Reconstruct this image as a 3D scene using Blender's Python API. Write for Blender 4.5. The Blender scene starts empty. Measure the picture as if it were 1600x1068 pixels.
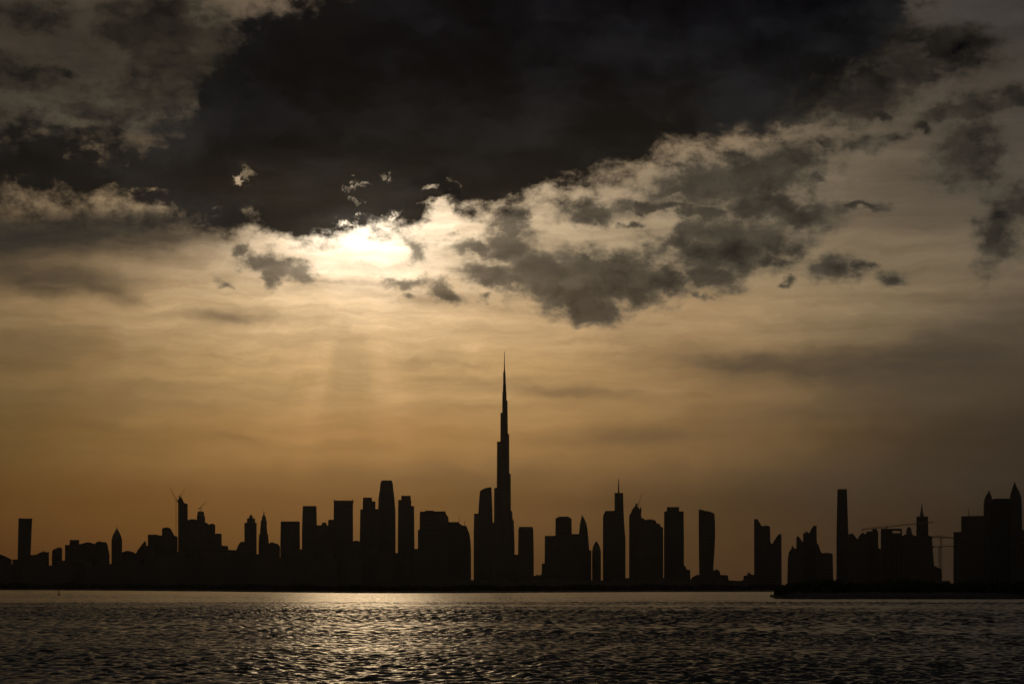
import bpy, bmesh, math, random
import numpy as np
from mathutils import Vector

# ------------------------------------------------------------------ frame of reference
# Camera at the origin looking along +Y, level, on a low quay.  All bearings and elevations
# below are written in "units": thousandths of the long lens's focal length, so that a unit
# is roughly one pixel of the 1600-pixel photograph (F units = 1 radian).
F = 3400.0
HOR = 916.0            # picture row of the horizon
CAMH = 5.0             # eye height above the water, metres
SUN_X, SUN_Y = 562.0, 366.0
random.seed(7)
RNG = np.random.default_rng(11)
sc = bpy.context.scene
COL = sc.collection

def lin(r, g, b):
    f = lambda c: (c / 255 / 12.92) if c / 255 <= 0.04045 else ((c / 255 + 0.055) / 1.055) ** 2.4
    return (f(r), f(g), f(b))

def az_el(x, y):
    u, v = (x - 800) / F, (HOR - y) / F
    az = math.atan(u)
    return az, math.atan(v * math.cos(az))

# ------------------------------------------------------------------ sky
class G:
    """small helper that writes shader nodes as expressions"""
    def __init__(s, nt): s.nt = nt; s.n = nt.nodes; s.l = nt.links
    def put(s, sock, v):
        if isinstance(v, bpy.types.NodeSocket): s.l.new(v, sock)
        elif v is not None: sock.default_value = v
    def m(s, op, a, b=None, c=None, clamp=False):
        n = s.n.new('ShaderNodeMath'); n.operation = op; n.use_clamp = clamp
        for i, v in enumerate((a, b, c)): s.put(n.inputs[i], v)
        return n.outputs[0]
    def v(s, op, a, b=None, scale=None):
        n = s.n.new('ShaderNodeVectorMath'); n.operation = op
        s.put(n.inputs[0], a); s.put(n.inputs[1], b)
        if scale is not None: s.put(n.inputs['Scale'], scale)
        return n.outputs['Value'] if op in ('LENGTH', 'DOT_PRODUCT', 'DISTANCE') else n.outputs['Vector']
    def xyz(s, x, y, z=0.0):
        n = s.n.new('ShaderNodeCombineXYZ')
        for i, q in enumerate((x, y, z)): s.put(n.inputs[i], q)
        return n.outputs[0]
    def sep(s, a):
        n = s.n.new('ShaderNodeSeparateXYZ'); s.put(n.inputs[0], a); return n.outputs
    def ell(s, p, cx, cy, rx, ry, rot):
        n = s.n.new('ShaderNodeMapping'); n.vector_type = 'TEXTURE'
        s.put(n.inputs[0], p)
        n.inputs['Location'].default_value = (cx, cy, 0)
        n.inputs['Rotation'].default_value = (0, 0, math.radians(rot))
        n.inputs['Scale'].default_value = (rx, ry, 1)
        return s.v('LENGTH', n.outputs[0])
    def scaled(s, p, sx, sy, ox=0.0, oy=0.0):
        n = s.n.new('ShaderNodeMapping'); s.put(n.inputs[0], p)
        n.inputs['Scale'].default_value = (1 / sx, 1 / sy, 1)
        n.inputs['Location'].default_value = (ox, oy, 0)
        return n.outputs[0]
    def noise(s, p, detail=6, rough=0.55, lac=2.0, dist=0.0, color=False, dim='2D', w=None):
        n = s.n.new('ShaderNodeTexNoise'); n.noise_dimensions = dim
        if dim != '1D': s.put(n.inputs['Vector'], p)
        if w is not None: s.put(n.inputs['W'], w)
        n.inputs['Scale'].default_value = 1.0
        n.inputs['Detail'].default_value = detail
        n.inputs['Roughness'].default_value = rough
        n.inputs['Lacunarity'].default_value = lac
        n.inputs['Distortion'].default_value = dist
        return n.outputs['Color'] if color else n.outputs['Fac']
    def step(s, x, a, b):
        n = s.n.new('ShaderNodeMapRange'); n.interpolation_type = 'SMOOTHSTEP'
        s.put(n.inputs['Value'], x); s.put(n.inputs['From Min'], a); s.put(n.inputs['From Max'], b)
        return n.outputs[0]
    def mix(s, t, a, b, mode='MIX'):
        n = s.n.new('ShaderNodeMix'); n.data_type = 'RGBA'; n.blend_type = mode; n.clamp_factor = False
        s.put(n.inputs[0], t)
        for k, q in ((6, a), (7, b)):
            s.put(n.inputs[k], (*q, 1) if isinstance(q, tuple) and len(q) == 3 else q)
        return n.outputs[2]
    def curve(s, x, pts, x0, x1, y0, y1):
        """piecewise function through pts (x, y)"""
        n = s.n.new('ShaderNodeFloatCurve')
        cu = n.mapping.curves[0]
        P = [((a - x0) / (x1 - x0), (b - y0) / (y1 - y0)) for a, b in pts]
        while len(cu.points) < len(P): cu.points.new(0.5, 0.5)
        for pt, q in zip(cu.points, P): pt.location = q; pt.handle_type = 'AUTO_CLAMPED'
        n.mapping.update()
        t = s.m('DIVIDE', s.m('SUBTRACT', x, x0), x1 - x0, clamp=True)
        s.put(n.inputs['Value'], t)
        return s.m('MULTIPLY_ADD', n.outputs[0], y1 - y0, y0)

# clear-sky colours as seen at these bearings (picture x, y, then sRGB)
BASE = [
 (0, 905, 70, 42, 20), (250, 905, 76, 48, 22), (560, 900, 84, 58, 30), (850, 900, 80, 56, 30), (1150, 900, 62, 44, 28), (1450, 900, 46, 36, 28), (1600, 900, 34, 28, 24),
 (0, 790, 82, 54, 24), (200, 790, 94, 62, 28), (450, 780, 104, 72, 36), (700, 780, 98, 70, 38), (950, 780, 80, 58, 34), (1200, 780, 56, 42, 28), (1450, 780, 40, 33, 28), (1600, 780, 30, 26, 23),
 (0, 690, 86, 66, 34), (200, 690, 112, 84, 44), (430, 690, 148, 112, 65), (650, 690, 156, 118, 69), (900, 690, 132, 101, 60), (1150, 690, 108, 85, 54), (1400, 690, 42, 34, 28), (1600, 690, 32, 27, 23),
 (0, 590, 100, 80, 49), (200, 590, 128, 103, 64), (430, 590, 178, 145, 95), (650, 590, 182, 149, 99), (900, 590, 156, 125, 80), (1150, 590, 130, 105, 70), (1400, 590, 88, 74, 52), (1600, 590, 60, 53, 42),
 (0, 490, 112, 93, 64), (200, 490, 146, 121, 82), (430, 490, 192, 162, 116), (650, 490, 198, 167, 120), (900, 490, 168, 140, 100), (1150, 490, 138, 117, 84), (1400, 490, 122, 108, 82), (1600, 490, 104, 92, 73),
 (0, 400, 118, 99, 68), (200, 400, 122, 102, 74), (400, 390, 178, 153, 115), (750, 390, 192, 168, 130), (950, 380, 138, 124, 96), (1200, 390, 126, 112, 87), (1400, 390, 112, 100, 78), (1600, 390, 92, 83, 68),
 (0, 310, 104, 89, 69), (200, 310, 134, 115, 86), (420, 310, 205, 178, 136), (800, 310, 180, 160, 128), (1000, 280, 152, 136, 109), (1250, 290, 108, 97, 79), (1450, 290, 90, 82, 69), (1600, 290, 72, 67, 60),
 (0, 190, 62, 56, 46), (200, 190, 78, 69, 56), (420, 190, 92, 80, 63), (1100, 200, 126, 109, 84), (1300, 200, 86, 78, 65), (1600, 190, 57, 55, 52),
 (0, 60, 54, 50, 44), (200, 60, 70, 63, 53), (420, 40, 98, 85, 71), (700, 40, 90, 80, 68), (1100, 60, 72, 66, 60), (1600, 40, 42, 43, 44),
]
# under-side of the thick cloud deck
DECK_LOW = [(-300, 330), (0, 292), (70, 301), (160, 301), (240, 303), (320, 322), (385, 316), (430, 332), (480, 345), (528, 348),
            (560, 334), (640, 338), (672, 320), (690, 300), (730, 303), (770, 301), (805, 296), (850, 279), (905, 272), (945, 254),
            (1000, 240), (1022, 214), (1090, 205), (1160, 194), (1210, 176), (1270, 138), (1330, 96), (1390, 30), (1440, -60), (1600, -260), (1900, -300)]
# upper edge of the deck's long western tongue
DECK_TOP = [(-300, 225), (0, 216), (60, 212), (110, 226), (190, 228), (250, 214), (300, 190), (318, 140), (345, 108), (375, 66), (395, 38),
            (450, 34), (500, 10), (560, -20), (640, -80), (760, -260), (900, -600), (1900, -900)]
# broken cumulus: x, y, half-width, half-height, tilt, strength
CUMULUS = [
 (1150, 283, 150, 40, 8, 1.1), (1215, 266, 90, 34, 12, 1.15), (1060, 300, 60, 14, 4, .9), (930, 328, 62, 20, 0, 1.0), (1030, 326, 110, 12, -3, .95), (1100, 336, 60, 14, -5, .95),
 (1190, 322, 80, 30, 0, 1.1), (1250, 340, 75, 26, 0, 1.05), (1345, 325, 52, 10, 6, .9), (1140, 383, 125, 50, 6, 1.1), (1112, 428, 55, 28, -8, 1.0), (1055, 375, 60, 26, 20, .9),
 (795, 350, 42, 40, -10, .95), (740, 386, 60, 15, -4, .85), (800, 388, 55, 34, 0, .98), (775, 432, 60, 24, -12, 1.0), (865, 430, 75, 42, -5, 1.15), (935, 440, 110, 46, 4, 1.2),
 (928, 487, 55, 26, 0, 1.05), (1035, 438, 60, 34, 0, 1.0), (915, 400, 16, 16, 0, .9), (1195, 408, 46, 22, 0, .8), (1305, 418, 58, 30, -8, .85), (1350, 415, 30, 14, 0, .8), (1400, 430, 44, 16, 10, .68),
 (1515, 243, 66, 50, 0, 1.1), (1530, 210, 46, 28, 0, 1.0), (1556, 358, 38, 68, -8, 1.05), (1592, 318, 46, 34, 0, 1.05), (1440, 192, 22, 16, 0, .9), (1345, 226, 40, 20, 0, .85), (1390, 215, 50, 14, 10, .7),
 (1250, 150, 110, 42, 8, 1.25), (1345, 140, 85, 48, 10, 1.2), (1370, 60, 80, 50, 0, 1.15), (1372, 176, 26, 18, 0, 1.0),
 (1510, 166, 110, 22, 10, .95), (1490, 78, 80, 44, 0, 1.0), (1420, 110, 60, 40, 0, 1.0), (1590, 150, 60, 24, 0, .9), (1290, 228, 40, 12, 0, .6),
 (428, 414, 56, 20, -12, .95), (378, 390, 30, 13, 0, .75), (472, 425, 26, 20, -30, .95), (420, 434, 18, 22, 0, .95), (348, 440, 26, 13, -35, .62),
 (648, 388, 22, 28, 0, .72), (704, 459, 38, 16, -22, .95), (640, 440, 65, 16, 0, .62), (762, 464, 16, 12, 0, .6), (600, 432, 22, 10, 0, .5),
 (1225, 440, 24, 12, 10, .6), (1092, 462, 30, 11, -15, .62), (640, 464, 26, 12, 0, .5), (1275, 283, 30, 12, 0, .8), (985, 350, 40, 9, 0, .62), (690, 288, 18, 30, 30, 1.1),
 (240, 44, 95, 50, 0, 1.25), (335, 62, 55, 28, 0, 1.1), (300, 110, 105, 40, 0, 1.3), (240, 152, 130, 30, 0, 1.2), (330, 150, 70, 30, 0, 1.15), (100, 110, 60, 16, 0, .7), (60, 30, 120, 50, 0, .75), (25, 122, 80, 34, 0, 1.05), (160, 172, 160, 24, -2, 1.0), (260, 118, 70, 34, 0, .9), (290, 165, 90, 20, 0, .85), (120, 200, 160, 16, 0, .8),
]
# holes where the deck is torn open
HOLES = [(376, 284, 20, 34, 25, .8), (548, 286, 30, 26, 20, .85), (598, 288, 26, 20, 0, .9), (556, 312, 40, 12, -15, .85), (676, 306, 26, 28, 20, 1.1), (704, 288, 18, 26, 0, 1.0), (690, 272, 34, 10, 0, .8), (240, 298, 40, 10, 0, .6), (545, 346, 34, 14, 20, 1.0), (620, 334, 40, 12, 0, .8)]
# thin, soft veils
VEILS = [
 (350, 497, 62, 11, 0, .55), (150, 450, 46, 14, -14, .55), (75, 452, 36, 16, -20, .5), (215, 466, 30, 9, 0, .35), (260, 105, 170, 70, 0, .8), (110, 180, 210, 26, 0, .55), (30, 110, 90, 40, 0, .5), (60, 20, 120, 40, 0, .35), (330, 200, 120, 26, 0, .7), (700, 470, 60, 14, 0, .3), (1480, 300, 130, 60, 0, .3),
 (130, 367, 180, 28, 2, 2.0), (10, 377, 90, 36, 0, 1.0), (60, 432, 150, 20, 0, .8), (250, 345, 110, 12, 3, .6), (300, 350, 120, 14, 4, .25), (60, 545, 130, 26, 0, .18), (190, 620, 260, 24, 0, .10),
 (1170, 566, 120, 15, -3, .62), (1340, 570, 210, 24, 2, .8), (1540, 530, 190, 52, 14, .95), (1500, 596, 200, 26, 4, .35), (895, 613, 95, 9, -2, .42), (990, 683, 110, 15, 0, .36), (780, 600, 100, 12, 0, .15),
 (1370, 745, 300, 42, 0, .34), (1560, 650, 150, 60, 0, .30), (700, 742, 190, 22, 0, .20), (370, 686, 62, 7, -6, .14), (540, 580, 26, 60, 2, .14), (1340, 640, 200, 16, 4, .2), (520, 700, 160, 10, 0, .08),
 (120, 90, 110, 60, 0, .35), (1350, 330, 120, 40, 0, .15), (80, 150, 200, 40, 0, .3), (1560, 120, 160, 40, 0, .45),
]

def build_world():
    w = bpy.data.worlds.new("World"); sc.world = w; w.use_nodes = True
    nt = w.node_tree; nt.nodes.clear(); g = G(nt)
    out = nt.nodes.new('ShaderNodeOutputWorld'); bg = nt.nodes.new('ShaderNodeBackground')
    g.l.new(bg.outputs[0], out.inputs[0])
    d = g.v('NORMALIZE', nt.nodes.new('ShaderNodeTexCoord').outputs['Generated'])
    x, y, z = g.sep(d)
    A = g.m('MULTIPLY', g.m('ARCTAN2', x, y), F)
    E = g.m('MULTIPLY', g.m('ARCSINE', z), F)
    P = g.xyz(A, E)
    def c(px, py):
        a, e = az_el(px, py); return a * F, e * F
    # billowing: coarse and fine displacement of the whole pattern
    n1 = g.v('SUBTRACT', g.noise(g.scaled(P, 130, 80), 5, .62, color=True), (.5, .5, .5))
    n2 = g.v('SUBTRACT', g.noise(g.scaled(P, 32, 24, 7, 3), 4, .6, color=True), (.5, .5, .5))
    Pw = g.v('ADD', g.v('ADD', P, g.v('MULTIPLY', n1, (62, 40, 0))), g.v('MULTIPLY', n2, (34, 27, 0)))
    Ps = g.v('ADD', P, g.v('MULTIPLY', n1, (120, 34, 0)))
    # clear air: one colour ramp along the horizon for each band of elevation
    Asx, Esx, _ = g.sep(Ps)
    rows = []
    for (px, py, r, gg, b) in BASE:
        if not rows or abs(rows[-1][0] - py) > 35: rows.append((py, []))
        rows[-1][1].append((px, lin(r, gg, b)))
    rows.sort(key=lambda q: -q[0])
    A0, A1 = c(-400, 0)[0], c(2000, 0)[0]
    fac = g.m('DIVIDE', g.m('SUBTRACT', Asx, A0), A1 - A0, clamp=True)
    base = None; last = None
    for py, pts in rows:
        n = nt.nodes.new('ShaderNodeValToRGB'); cr = n.color_ramp; cr.interpolation = 'B_SPLINE'
        pts = [(-400, tuple(.6 * q for q in pts[0][1]))] + pts + [(2000, tuple(.6 * q for q in pts[-1][1]))]
        while len(cr.elements) < len(pts): cr.elements.new(.5)
        for el, (px, cc) in zip(cr.elements, pts):
            el.position = (c(px, 0)[0] - A0) / (A1 - A0)
        for el, (px, cc) in zip(cr.elements, pts): el.color = (*cc, 1)
        g.l.new(fac, n.inputs[0])
        e = c(800, py)[1]
        base = n.outputs[0] if base is None else g.mix(g.step(Esx, last, e), base, n.outputs[0])
        last = e
    base = g.mix(g.step(Esx, 950, 1800), base, lin(46, 44, 42))
    # streaky high cloud
    st = g.noise(g.scaled(Ps, 250, 30, 3, 9), 6, .58)
    st2 = g.noise(g.scaled(Ps, 70, 14, 1, 4), 5, .6)
    high = g.step(E, 120, 420)
    sa = g.m('MULTIPLY_ADD', high, .56, .10)
    streak = g.m('ADD', 1.0, g.m('MULTIPLY', g.m('SUBTRACT', g.m('ADD', g.m('MULTIPLY', st, .74), g.m('MULTIPLY', st2, .26)), .5), g.m('MULTIPLY', sa, 2.0)))
    base = g.v('MULTIPLY', g.v('SCALE', base, scale=streak), (1.08, 1.03, 1.06))
    # glow round the veiled sun
    sx, sy = c(SUN_X, SUN_Y - 8)
    q = g.ell(g.v('ADD', Ps, g.v('MULTIPLY', n2, (40, 22, 0))), sx, sy, 1.35, .8, 0)
    def gl(wd, amp, p=1.0):
        return g.m('MULTIPLY', g.m('EXPONENT', g.m('MULTIPLY', g.m('POWER', g.m('DIVIDE', q, wd), p), -1.0)), amp)
    glow = g.v('ADD', g.v('SCALE', (1.0, .87, .68), scale=gl(84, .80, 1.35)), g.v('SCALE', (1.0, .80, .56), scale=gl(150, .28, 1.3)))
    glow = g.v('ADD', glow, g.v('SCALE', (1.0, .92, .76), scale=gl(46, .8, 1.25)))
    glow = g.v('SCALE', glow, scale=g.m('MULTIPLY_ADD', g.m('ADD', g.m('MULTIPLY', st, .55), g.m('MULTIPLY', st2, .45)), 2.6, -.3))
    # shafts below it
    rel = g.v('SUBTRACT', P, (sx, sy, 0)); rx, ry, _ = g.sep(rel)
    ang = g.m('ARCTAN2', rx, g.m('MULTIPLY', ry, -1.0))
    ray = g.m('SUBTRACT', g.noise(None, 3, .6, dim='1D', w=g.m('MULTIPLY', g.m('ADD', ang, 9.37), 2.7)), .5)
    rr = g.v('LENGTH', rel)
    rfade = g.m('MULTIPLY', g.step(rr, 70, 200), g.m('SUBTRACT', 1.0, g.step(rr, 260, 480)))
    rfade = g.m('MULTIPLY', rfade, g.step(g.m('MULTIPLY', ry, -1.0), 0, 120))
    clear = g.v('SCALE', g.v('ADD', base, glow), scale=g.m('MULTIPLY_ADD', g.m('MULTIPLY', ray, rfade), .34, 1.0))
    # veils
    tau = None
    Pv = Ps
    for i, (px, py, ra, rb, rot, s_) in enumerate(VEILS):
        if i % 5 == 4: Pv = g.v('ADD', Ps, g.xyz(0, 0, g.m('MULTIPLY', tau, 1e-9)))   # evaluates the list in order
        cx, cy = c(px, py); q = g.ell(Pv, cx, cy, ra, rb, rot)
        e = g.m('MULTIPLY', g.m('EXPONENT', g.m('MULTIPLY', g.m('MULTIPLY', q, q), -1.0)), s_)
        tau = e if tau is None else g.m('ADD', tau, e)
    tau = g.m('MULTIPLY', tau, g.m('MULTIPLY_ADD', st2, 1.3, .35))
    vT = g.m('EXPONENT', g.m('MULTIPLY', tau, -1.35))
    clear = g.mix(g.m('SUBTRACT', 1.0, vT), clear, g.mix(g.step(A, -500, 500), g.mix(g.step(E, 620, 760), lin(45, 42, 37), lin(30, 29, 28)), lin(70, 61, 50)))
    # broken cumulus
    fld = None
    Pc = Pw
    for i, (px, py, ra, rb, rot, s_) in enumerate(CUMULUS):
        if i % 5 == 4: Pc = g.v('ADD', Pw, g.xyz(0, 0, g.m('MULTIPLY', fld, 1e-9)))
        cx, cy = c(px, py); q = g.m('SUBTRACT', s_, g.ell(Pc, cx, cy, ra * 1.06, rb * 1.1, rot))
        fld = q if fld is None else g.m('SMOOTH_MAX', fld, q, .12)
    n3 = g.noise(g.scaled(P, 46, 30, 2, 6), 7, .66)
    n4 = g.noise(g.scaled(P, 300, 150, 5, 1), 3, .5)
    fB = g.m('ADD', fld, g.m('MULTIPLY', g.m('SUBTRACT', n3, .5), 1.35))
    dB = g.step(fB, -.24, .50)
    # more broken cloud beyond the edges of the view, thickening overhead and behind
    cover = g.m('SUBTRACT', g.noise(g.scaled(P, 620, 210, 4, 2), 7, .58), .5)
    outside = g.step(g.m('MAXIMUM', g.m('SUBTRACT', g.m('ABSOLUTE', A), 860.0), g.m('SUBTRACT', E, 980.0)), 0, 500)
    dO = g.m('MULTIPLY', g.step(cover, -.10, .12), outside)
    dB = g.m('MAXIMUM', dB, dO)
    # the thick deck
    rr0 = g.v('LENGTH', g.v('SUBTRACT', P, (sx, sy, 0)))
    Aw, Ew, _ = g.sep(Pw)
    X0, X1 = c(-300, 0)[0], c(1900, 0)[0]
    lo = g.curve(Aw, [(c(p, q)[0], c(p, q)[1]) for p, q in DECK_LOW], X0, X1, 500, 1300)
    up = g.curve(Aw, [(c(p, q)[0], c(p, q)[1]) for p, q in DECK_TOP], X0, X1, 500, 1900)
    dist = g.m('MINIMUM', g.m('SUBTRACT', Ew, lo), g.m('SUBTRACT', up, Ew))
    fA = g.m('ADD', g.m('DIVIDE', g.m('ADD', dist, 30.0), g.m('MULTIPLY_ADD', g.step(rr0, 120, 420), 22.0, 24.0)), g.m('ADD', g.m('MULTIPLY', g.m('SUBTRACT', n3, .5), 2.9), g.m('MULTIPLY', g.m('SUBTRACT', n4, .5), 2.0)))
    hole = None
    for (px, py, ra, rb, rot, s_) in HOLES:
        cx, cy = c(px, py); q = g.ell(Pw, cx, cy, ra, rb, rot)
        q = g.m('MULTIPLY', g.m('EXPONENT', g.m('MULTIPLY', g.m('MULTIPLY', q, q), -1.0)), s_)
        hole = q if hole is None else g.m('MAXIMUM', hole, q)
    n5 = g.noise(g.scaled(Pw, 40, 26, 3, 8), 5, .6)
    hole = g.m('MULTIPLY', hole, g.step(n5, .44, .74))
    fH = g.m('SUBTRACT', g.m('MINIMUM', fA, 1.3), g.m('MULTIPLY', hole, 1.8))
    dA = g.step(fH, -.7, .95)
    thick = g.step(g.m('ADD', fA, g.m('MULTIPLY', g.m('SUBTRACT', n4, .5), 5.0)), .2, 5.0)
    # cloud light: brownish where thin and near the sun, slate where thick and high
    near = g.m('EXPONENT', g.m('DIVIDE', rr, -420.0))
    cum_hi = g.v('ADD', lin(72, 66, 56), g.v('SCALE', (.16, .125, .075), scale=near))
    cum_lo = g.v('ADD', lin(38, 35, 31), g.v('SCALE', (.07, .055, .035), scale=near))
    n6 = g.noise(g.scaled(Pw, 72, 44, 2, 5), 5, .6)
    cumc = g.mix(g.m('ADD', g.m('MULTIPLY', g.step(fB, .0, .8), .95), g.m('MULTIPLY', g.m('SUBTRACT', n6, .5), 1.9)), cum_hi, cum_lo)
    cumc = g.v('SCALE', cumc, scale=g.m('SUBTRACT', 1.0, g.m('MULTIPLY', g.step(E, 600, 840), .62)))
    cumc = g.mix(outside, cumc, lin(29, 28, 29))
    topc = g.mix(g.step(E, 600, 860), lin(6, 7, 8), lin(4, 5, 11))
    edgec = g.mix(g.step(E, 560, 880), lin(30, 28, 26), lin(22, 23, 25))
    deckc = g.mix(thick, edgec, topc)
    mot = g.noise(g.scaled(Pw, 210, 110, 8, 3), 6, .58)
    mot = g.m('ADD', g.step(mot, .30, .72), g.m('MULTIPLY', g.m('SUBTRACT', n3, .5), .5))
    deckc = g.v('ADD', g.v('SCALE', deckc, scale=g.m('MULTIPLY_ADD', mot, .62, .42)), g.v('SCALE', (.0052, .0050, .0050), scale=g.m('MULTIPLY', mot, mot)))
    sky = g.mix(g.m('MULTIPLY', dB, g.m('MULTIPLY_ADD', g.m('EXPONENT', g.m('DIVIDE', rr, -160.0)), -.34, .95)), clear, cumc)
    sky = g.mix(g.m('MULTIPLY', dA, .985), sky, deckc)
    # physical sky behind it all
    ns = nt.nodes.new('ShaderNodeTexSky'); ns.sky_type = 'NISHITA'; ns.sun_disc = False
    a_, e_ = az_el(SUN_X, SUN_Y)
    ns.sun_elevation = e_; ns.sun_rotation = a_; ns.dust_density = 4.0; ns.air_density = 1.2
    open_ = g.m('MULTIPLY', vT, g.m('MULTIPLY', g.m('SUBTRACT', 1.0, dB), g.m('SUBTRACT', 1.0, dA)))
    col = g.v('ADD', g.v('SCALE', sky, scale=10.0), g.v('SCALE', ns.outputs[0], scale=g.m('MULTIPLY', open_, 0.008)))
    g.l.new(col, bg.inputs[0]); bg.inputs[1].default_value = 0.1
    w.cycles.sampling_method = 'MANUAL'; w.cycles.sample_map_resolution = 1024

def build_camera_and_sun():
    cd = bpy.data.cameras.new('camera'); co = bpy.data.objects.new('camera', cd); COL.objects.link(co)
    co.location = (0, 0, CAMH); co.rotation_euler = (math.radians(90), 0, 0)
    cd.sensor_width = 36.0; cd.lens = 36.0 * F / 1600.0
    cd.shift_y = (HOR - 534.0) / 1600.0
    cd.clip_start = 0.5; cd.clip_end = 60000
    sc.camera = co
    sd = bpy.data.lights.new('sun', 'SUN'); so = bpy.data.objects.new('sun', sd); COL.objects.link(so)
    a, e = az_el(SUN_X, SUN_Y)
    v = Vector((math.sin(a) * math.cos(e), math.cos(a) * math.cos(e), math.sin(e)))
    so.rotation_euler = v.to_track_quat('Z', 'Y').to_euler()
    so.location = (0, 0, 3000)
    sd.energy = SUN_E; sd.angle = math.radians(3.5); sd.color = (1.0, .71, .40)
    sc.cycles.use_denoising = True; sc.cycles.denoiser = 'OPENIMAGEDENOISE'; sc.cycles.denoising_input_passes = 'RGB_ALBEDO_NORMAL'; sc.cycles.denoising_prefilter = 'ACCURATE'
    vs = sc.view_settings; sc.display_settings.display_device = 'sRGB'
    vs.view_transform = 'Standard'; vs.look = 'None'; vs.exposure = 0; vs.gamma = 1; vs.use_curve_mapping = False


# ------------------------------------------------------------------ materials
def material(name, base, rough=.6, metal=0.0, spec=.5):
    m = bpy.data.materials.new(name); m.use_nodes = True
    p = m.node_tree.nodes['Principled BSDF']
    p.inputs['Base Color'].default_value = (*base, 1)
    p.inputs['Roughness'].default_value = rough; p.inputs['Metallic'].default_value = metal
    p.inputs['Specular IOR Level'].default_value = spec
    return m, p

def facade(name, wall, glass, floor_h, bay, rough):
    """storeys of glazing between spandrels and piers, in the building's own metres"""
    m, p = material(name, wall, rough)
    g = G(m.node_tree)
    tc = m.node_tree.nodes.new('ShaderNodeTexCoord')
    x, y, z = g.sep(tc.outputs['Object'])
    u = g.m('ADD', x, y)
    row = g.m('FRACT', g.m('DIVIDE', z, floor_h)); colm = g.m('FRACT', g.m('DIVIDE', u, bay))
    win = g.m('MULTIPLY', g.m('MULTIPLY', g.m('GREATER_THAN', row, .3), g.m('GREATER_THAN', colm, .16)), 1.0)
    cell = g.xyz(g.m('FLOOR', g.m('DIVIDE', u, bay)), g.m('FLOOR', g.m('DIVIDE', z, floor_h)), 0)
    wn = m.node_tree.nodes.new('ShaderNodeTexWhiteNoise'); wn.noise_dimensions = '2D'; g.l.new(cell, wn.inputs['Vector'])
    gl = g.v('SCALE', glass, scale=g.m('MULTIPLY_ADD', wn.outputs['Value'], .7, .65))
    dirt = g.noise(g.v('SCALE', tc.outputs['Object'], scale=.03), 5, .6, dim='3D')
    wl = g.v('SCALE', wall, scale=g.m('MULTIPLY_ADD', dirt, .5, .75))
    g.l.new(g.mix(win, wl, gl), p.inputs['Base Color'])
    g.l.new(g.m('MULTIPLY_ADD', win, -(rough - .22), rough), p.inputs['Roughness'])
    return m

MAT = {
 'glass': facade('blue_glass_curtain_wall', (.10, .11, .12), (.035, .045, .055), 4.0, 3.0, .45),
 'stone': facade('sandstone_cladding', (.17, .15, .12), (.04, .045, .05), 3.6, 4.5, .8),
 'concrete': facade('painted_concrete', (.16, .155, .145), (.04, .042, .045), 3.4, 4.0, .85),
 'raw': facade('raw_concrete_frame', (.15, .145, .135), (.03, .03, .03), 3.8, 6.0, .9),
 'steel': material('galvanised_steel', (.20, .20, .21), .5, .4)[0],
 'paint': material('crane_paint', (.30, .22, .06), .55)[0],
 'roof': material('roof_membrane', (.16, .155, .15), .9)[0],
 'red': material('buoy_paint', (.28, .03, .025), .45)[0],
 'lamp': material('lamp_housing', (.12, .12, .12), .3)[0],
}

# ------------------------------------------------------------------ building blocks
def link(name, verts, faces, mat, parent=None, smooth=False):
    me = bpy.data.meshes.new(name); me.from_pydata(verts, [], faces); me.update()
    me.materials.append(MAT[mat] if isinstance(mat, str) else mat)
    if smooth: me.polygons.foreach_set('use_smooth', [True] * len(me.polygons))
    o = bpy.data.objects.new(name, me); COL.objects.link(o)
    if parent: o.parent = parent
    return o

def tag(o, label, cat, group=None):
    o['label'] = label; o['category'] = cat
    if group: o['group'] = group
    return o

def section(kind, n=20):
    if kind == 'rect': return [(-.5, -.5), (.5, -.5), (.5, .5), (-.5, .5)]
    if kind == 'cut': return [(-.38, -.5), (.38, -.5), (.5, -.34), (.5, .34), (.38, .5), (-.38, .5), (-.5, .34), (-.5, -.34)]
    if kind == 'turn':      # a rectangle seen on its corner
        return [(-.5, -.12), (.16, -.5), (.5, .12), (-.16, .5)]
    if kind == 'round': return [(.5 * math.cos(2 * math.pi * i / n - math.pi / 2), .5 * math.sin(2 * math.pi * i / n - math.pi / 2)) for i in range(n)]

class Site:
    """a plot of ground seen under a bearing, R metres out; turns picture units into local metres"""
    def __init__(s, px, R, z0=1.5):
        s.R, s.z0 = R, z0
        s.az = math.atan((px - 800) / F); s.Y = R * math.cos(s.az)
    def x(s, px): return s.R * math.tan(math.atan((px - 800) / F) - s.az)
    def z(s, py): return max(0.0, CAMH + (HOR - py) / F * s.Y - s.z0)
    def place(s, o):
        o.location = (s.R * math.sin(s.az), s.Y, s.z0); o.rotation_euler = (0, 0, -s.az)

def loft(site, levels, kind, depth):
    """rings from the top down; depth in metres, or a factor of the width when below 3"""
    sec = section(kind); n = len(sec); vs, fs = [], []
    L = list(levels)
    if L[-1] == 'G': L[-1] = (None, L[-2][1], L[-2][2])
    for py, xl, xr in L:
        z = 0.0 if py is None else site.z(py)
        a, b = site.x(xl), site.x(xr); w = b - a
        d = depth if depth > 3 else depth * w
        for (u, v) in sec: vs.append(((a + b) / 2 + u * w, v * d, z))
    m = len(L)
    fs.append(tuple(range(n)))
    for k in range(m - 1):
        for i in range(n):
            j = (i + 1) % n
            fs.append((k * n + j, k * n + i, (k + 1) * n + i, (k + 1) * n + j))
    fs.append(tuple(reversed([(m - 1) * n + i for i in range(n)])))
    return vs, fs

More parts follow.
